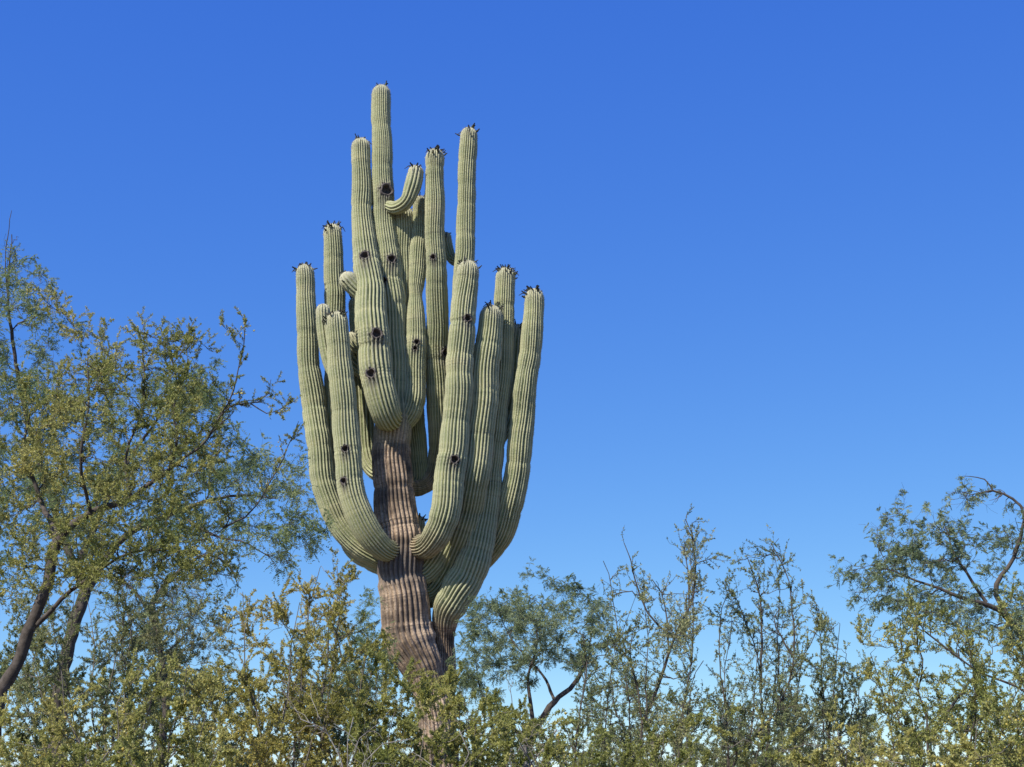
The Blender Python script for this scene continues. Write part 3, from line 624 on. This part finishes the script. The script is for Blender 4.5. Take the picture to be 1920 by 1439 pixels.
# --- the small-leaved acacia at the left
plant('acacia_tree', 'small-leaved acacia tree with leaning dark trunk and olive yellow crown', 'tree', 9.0, -30,
      [(-60, 800), (0, 730), (60, 700), (140, 640), (200, 650), (250, 635), (300, 620), (360, 650), (410, 690), (430, 760), (430, 840), (440, 930), (430, 1020), (380, 1090), (220, 1120), (100, 1090), (0, 1140), (-60, 1170)],
      21, 'creosote', M_CREO, 2.1, spacing=0.085, leaf_len=(0.0085, 0.0150), tree=True, bark=M_BARK, nstem=0, depth=0.9, flowers=200, twigs_per=6, tint0=0.52,
      limbs=[(0.052, 0.030, True, [(-5, 1320, 0), (28, 1255, 0), (62, 1165, 0), (90, 1090, 0), (98, 1045, 0), (106, 1022, 0)]), (0.026, 0.004, False, [(106, 1022, 0), (130, 990, 0), (170, 962, 0), (245, 935, .1), (300, 893, .1), (370, 840, .1), (420, 790, .1)]),
             (0.022, 0.003, False, [(106, 1022, 0), (95, 980, .1), (78, 945, .2), (62, 895, .2), (45, 840, .1), (60, 760, .0)]), (0.016, 0.003, False, [(66, 1175, 0), (130, 1110, -.1), (180, 1075, -.1), (235, 1040, -.1), (300, 1032, -.1), (345, 1035, -.1)]),
             (0.010, 0.003, False, [(318, 880, .1), (332, 820, .0), (325, 785, .0), (330, 700, .0), (300, 640, .0)]), (0.012, 0.003, False, [(170, 962, 0), (150, 860, -.2), (165, 770, -.2), (165, 660, -.2)]),
             (0.010, 0.003, False, [(245, 935, .1), (235, 860, .2), (270, 760, .2), (265, 640, .2)]), (0.006, 0.0018, False, [(390, 820, .1), (432, 745, 0), (448, 690, 0), (456, 655, 0), (459, 612, 0)]),
             (0.006, 0.0018, False, [(390, 822, .1), (430, 762, .0), (480, 755, .0), (505, 735, .0), (508, 712, .0)]), (0.004, 0.0015, False, [(470, 757, 0), (500, 775, 0), (530, 765, 0), (542, 745, 0)]),
             (0.006, 0.0018, False, [(420, 990, 0), (470, 960, .1), (520, 880, .1), (548, 820, .1), (560, 790, .1)])],
      tips=[(185, 630), (250, 615), (265, 607), (280, 600), (300, 625), (335, 632), (370, 640), (415, 608), (400, 660), (160, 625), (80, 560), (70, 540), (430, 1080), (440, 1060), (385, 1090)])

# --- creosote bushes
def creosote(label, Y, base_px, poly, seed, mat_=None, lai=1.5, **kw):
    kw.setdefault('group', 'creosote bushes in the foreground thicket')
    return plant('creosote_bush', label, 'bush', Y, base_px, poly, seed, 'creosote', mat_ or M_CREO, lai, **kw)
creosote('pale green creosote bush filling the gap beneath the leaning acacia', 10.5, 260, [(30, 1130), (90, 1080), (200, 1060), (330, 1075), (400, 1110), (450, 1180), (430, 1330), (30, 1330)], 31, M_CREOG, 1.9)
creosote('dense golden-tipped creosote bush around the foot of the leaning acacia trunk', 7.0, 170, [(-40, 1270), (60, 1300), (120, 1235), (200, 1265), (330, 1225), (420, 1290), (450, 1500), (-40, 1500)], 32, M_CREO, 3.4, flowers=170, tint0=0.64)
creosote('bright yellow-green creosote bush with pale upright tips left of the saguaro trunk', 8.0, 560, [(400, 1240), (430, 1185), (480, 1160), (520, 1130), (560, 1120), (590, 1085), (650, 1085), (665, 1130), (690, 1180), (740, 1230), (790, 1270), (790, 1500), (380, 1500)], 33, M_GOLD, 2.6, leaf_len=(0.0085, 0.0145), flowers=110, tint0=0.54,
         tips=[(600, 1065), (615, 1075), (632, 1062), (660, 1085), (565, 1100), (535, 1110), (520, 1130), (470, 1150), (430, 1170), (455, 1110)])
creosote('olive creosote bush covering the foot of the saguaro trunk', 7.5, 790, [(660, 1265), (730, 1235), (790, 1262), (850, 1275), (900, 1310), (940, 1370), (940, 1500), (620, 1500)], 34, M_CREO, 5.2, tint0=0.46, tips=[(850, 1275), (820, 1265)])
creosote('tall thin creosote bush with bare black wands beside the forked tree', 8.0, 1205, [(1090, 1270), (1150, 1215), (1185, 1150), (1230, 1150), (1260, 1140), (1300, 1130), (1330, 1230), (1345, 1330), (1345, 1500), (1080, 1500)], 35, M_CREOG, 1.35, nstem=3, tint0=0.5,
         bark=M_BARK, stem_r=0.009,
         limbs=[(0.010, 0.003, True, [(1080, 1436, -.2), (1087, 1341, -.2), (1102, 1256, -.2), (1093, 1190, -.2)]), (0.011, 0.003, True, [(1200, 1436, 0), (1204, 1358, 0), (1194, 1290, 0), (1182, 1242, 0), (1186, 1188, 0)]),
                (0.010, 0.0025, False, [(1204, 1358, 0), (1238, 1276, 0), (1265, 1195, 0), (1292, 1140, 0), (1304, 1086, 0), (1299, 1011, 0), (1285, 974, 0)]), (0.006, 0.002, False, [(1265, 1195, 0), (1234, 1174, 0), (1207, 1133, 0), (1190, 1086, 0), (1177, 1031, 0), (1170, 1018, 0)]),
                (0.007, 0.002, True, [(1180, 1320, .2), (1163, 1215, .2), (1149, 1127, .2), (1143, 1079, .2), (1131, 1052, .2)]), (0.005, 0.002, False, [(1292, 1140, 0), (1289, 1062, .05), (1282, 1023, .05)]),
                (0.008, 0.002, True, [(1287, 1430, .1), (1289, 1358, .1), (1294, 1307, .1), (1306, 1259, .1), (1319, 1239, .1)]), (0.006, 0.002, False, [(1255, 1225, 0), (1248, 1150, .1), (1236, 1100, .1), (1222, 1086, .1)])],
         tips=[(1290, 990), (1303, 1050), (1308, 1075), (1298, 1030), (1180, 1045), (1187, 1075), (1195, 1110), (1147, 1110), (1150, 1150), (1283, 1035), (1230, 1090), (1325, 1100), (1205, 1130), (1310, 1110), (1292, 1085), (1240, 1115)])
creosote('thin creosote bush with two leafy wands crossing against the sky', 8.2, 1390, [(1340, 1270), (1350, 1190), (1380, 1180), (1415, 1180), (1440, 1140), (1480, 1140), (1500, 1250), (1520, 1320), (1520, 1500), (1335, 1500)], 36, M_CREOG, 1.35, nstem=3, tint0=0.5,
         bark=M_BARK, stem_r=0.009,
         limbs=[(0.009, 0.002, True, [(1365, 1430, .1), (1360, 1341, .1), (1350, 1256, .1), (1350, 1188, .1), (1353, 1140, .1), (1365, 1106, .1), (1357, 1093, .1)]), (0.008, 0.002, True, [(1430, 1400, 0), (1421, 1239, 0), (1404, 1181, 0), (1384, 1134, 0), (1365, 1106, 0)]),
                (0.008, 0.002, False, [(1426, 1300, 0), (1428, 1239, 0), (1428, 1154, 0), (1418, 1093, 0), (1398, 1038, 0)]), (0.011, 0.0025, True, [(1377, 1436, -.2), (1459, 1331, -.2), (1489, 1235, -.2), (1486, 1154, -.2), (1476, 1079, -.2), (1445, 1018, -.2)]),
                (0.006, 0.002, False, [(1487, 1230, -.2), (1465, 1195, -.2), (1452, 1161, -.2), (1462, 1140, -.2)])],
         tips=[(1392, 1040), (1385, 1050), (1410, 1045), (1415, 1080), (1400, 1100), (1432, 1110), (1460, 1010), (1450, 1025), (1465, 1060), (1480, 1100), (1488, 1130), (1440, 1070), (1355, 1120), (1350, 1160), (1375, 1115), (1430, 1140)])
creosote('loose green creosote bush between the crossing wands and the arched-twig mesquite', 9.0, 1580, [(1490, 1280), (1500, 1230), (1535, 1190), (1570, 1175), (1600, 1195), (1640, 1235), (1660, 1310), (1690, 1500), (1480, 1500)], 37, M_CREOG, 1.9, tint0=0.42,
         bark=M_BARK, limbs=[(0.008, 0.002, True, [(1490, 1400, 0), (1497, 1290, 0), (1506, 1234, 0), (1533, 1182, 0), (1535, 1141, 0), (1516, 1129, 0)])], tips=[(1505, 1130), (1530, 1130), (1540, 1180), (1560, 1180), (1575, 1170)])
creosote('yellow-flowered creosote bush in front of the arched-twig mesquite', 7.5, 1800, [(1600, 1200), (1650, 1165), (1720, 1120), (1790, 1160), (1850, 1120), (1900, 1075), (2000, 1090), (2000, 1500), (1660, 1500), (1640, 1300)], 38, M_CREO, 1.8, flowers=200, tint0=0.45,
         bark=M_BARK, limbs=[(0.012, 0.003, True, [(1738, 1400, 0), (1740, 1350, 0), (1721, 1294, 0), (1733, 1246, 0), (1719, 1202, 0), (1717, 1150, 0)]), (0.014, 0.004, True, [(1960, 1340, .1), (1918, 1294, .1), (1834, 1258, .1), (1762, 1206, .1), (1730, 1181, .1)]), (0.010, 0.003, False, [(1740, 1380, 0), (1790, 1320, 0), (1850, 1240, 0)])])
creosote('low yellow-green creosote bush at the foot of the yellow-flowered one', 6.4, 1690, [(1450, 1380), (1560, 1335), (1680, 1380), (1850, 1330), (1970, 1290), (1970, 1500), (1450, 1500)], 39, M_CREO, 3.0, flowers=120, tint0=0.58)
creosote('low brownish creosote bush in front of the forked tree and bare dead wood', 6.8, 1160, [(900, 1370), (960, 1340), (1060, 1375), (1150, 1345), (1250, 1370), (1350, 1340), (1450, 1350), (1470, 1500), (890, 1500)], 40, M_CREO, 2.7, tint0=0.52, flowers=90)
creosote('grey-green creosote bush growing behind the low brownish one', 10.5, 1280, [(1060, 1320), (1150, 1280), (1250, 1290), (1350, 1300), (1500, 1290), (1560, 1330), (1560, 1480), (1060, 1480)], 41, M_CREOG, 1.9, tint0=0.35)

plant('mesquite_tree', 'half-bare dark twiggy mesquite drooping behind the leaning acacia trunk', 'tree', 11.5, 300,
      [(180, 1060), (290, 1020), (400, 1010), (450, 1070), (440, 1110), (400, 1150), (420, 1220), (330, 1220), (200, 1180)], 15, 'pinnate', M_MESQ, 0.35, tree=True, bark=M_BARK, spacing=0.10, nstem=0, depth=0.8, up=-0.15, twigs_per=8, twig_len=(0.08, 0.25),
      limbs=[(0.05, 0.02, True, [(310, 1330, 0), (300, 1220, 0), (285, 1130, 0)]), (0.02, 0.004, False, [(300, 1220, 0), (275, 1140, 0), (230, 1090, 0), (180, 1080, 0)]), (0.02, 0.004, False, [(285, 1130, 0), (330, 1075, 0), (390, 1040, 0), (430, 1060, 0), (445, 1095, 0)])])
creosote('olive creosote bush between the saguaro foot and the dead grey bush', 8.6, 880, [(750, 1300), (820, 1284), (900, 1290), (1000, 1355), (1010, 1500), (730, 1500)], 42, M_CREO, 4.4, tint0=0.44)
# --- bushes further back that close the gaps
creosote('dull olive creosote bush far behind the leaning acacia', 14.0, 200, [(-60, 1200), (60, 1160), (200, 1190), (330, 1170), (430, 1230), (470, 1470), (-60, 1470)], 61, M_CREOG, 1.8, spacing=0.14, leaf_len=(0.017, 0.028), tint0=0.35)
creosote('dull olive creosote bush far behind the golden one', 15.0, 580, [(420, 1260), (520, 1220), (640, 1240), (740, 1290), (760, 1470), (420, 1470)], 62, M_CREOG, 2.0, spacing=0.14, leaf_len=(0.017, 0.028), tint0=0.3)
creosote('dusty green creosote bush right of the saguaro foot', 14.5, 1020, [(850, 1330), (930, 1330), (1010, 1370), (1100, 1340), (1250, 1350), (1280, 1470), (850, 1470)], 63, M_CREOG, 2.0, spacing=0.14, leaf_len=(0.017, 0.028), tint0=0.35)
creosote('dusty green creosote bush far behind the thin wands', 16.0, 1480, [(1250, 1370), (1400, 1345), (1520, 1360), (1650, 1340), (1700, 1470), (1250, 1470)], 64, M_CREOG, 1.7, spacing=0.15, leaf_len=(0.018, 0.03), tint0=0.35)
creosote('dusty green creosote bush far behind the yellow-flowered one', 15.0, 1830, [(1680, 1350), (1780, 1320), (1900, 1300), (2000, 1320), (2000, 1470), (1680, 1470)], 65, M_CREOG, 1.7, spacing=0.15, leaf_len=(0.017, 0.028), tint0=0.35)

# --- dead wood
def dead_wood(label, Y, base_px, seed, limbs, n=40):
    r = rng(seed); bx = at(base_px, 1458, Y)[0][0]; base = np.array([bx, Y, float(ground_z(bx, Y))])
    root = thing('dead_bush', label, 'dead bush', base, 'dead bleached bushes')
    Ps, Rs = [], []
    for (r0, r1, pts) in limbs:
        P = np.vstack([base + [r.normal(0, .05), r.normal(0, .05), -.05], [at(px, py, Y + dy)[0] for px, py, dy in pts]]); D = resample(catmull(P, 8), 18); D[1:] += r.normal(0, 0.012, D[1:].shape)
        R = np.linspace(r0, r1, 18); V, F = limb(D, R, 6); mesh_obj('branch', V, [F], M_DEAD, root, base, smooth=True); Ps.append(D); Rs.append(R)
    Ps, Rs = np.array(Ps), np.array(Rs); Q, QR = sub_twigs(Ps, Rs, n, 0.12, 0.35, 0.9, 0.05, 6, r, 0.45); Q2, QR2 = sub_twigs(Q, QR, n*2, 0.05, 0.16, 1.0, 0.0, 4, r, 0.3)
    V, F = join([tubes(Q, QR, 4), tubes(Q2, QR2, 3)]); mesh_obj('twigs', V, F, M_DEAD, root, base, kind='stuff', smooth=True)
dead_wood('bare bleached dead bush tangled in the creosote below the saguaro', 6.6, 660, 51,
          [(0.007, 0.002, [(640, 1420, 0), (615, 1372, 0), (560, 1360, 0)]), (0.005, 0.002, [(655, 1425, 0), (645, 1385, 0), (660, 1340, 0)]), (0.006, 0.002, [(690, 1425, 0), (720, 1390, 0), (770, 1385, 0)]), (0.005, 0.002, [(870, 1425, 0), (880, 1390, 0), (862, 1370, 0)])])
dead_wood('dead grey bush with shaggy broken branches under the forked tree', 9.5, 985, 52,
          [(0.035, 0.010, [(985, 1440, 0), (988, 1390, 0), (1003, 1360, 0)]), (0.02, 0.006, [(965, 1430, 0), (945, 1380, 0), (955, 1350, 0)]), (0.018, 0.005, [(1000, 1430, 0), (1025, 1395, 0), (1040, 1370, 0)]), (0.02, 0.006, [(975, 1430, 0), (960, 1400, 0), (930, 1385, 0)])], 70)
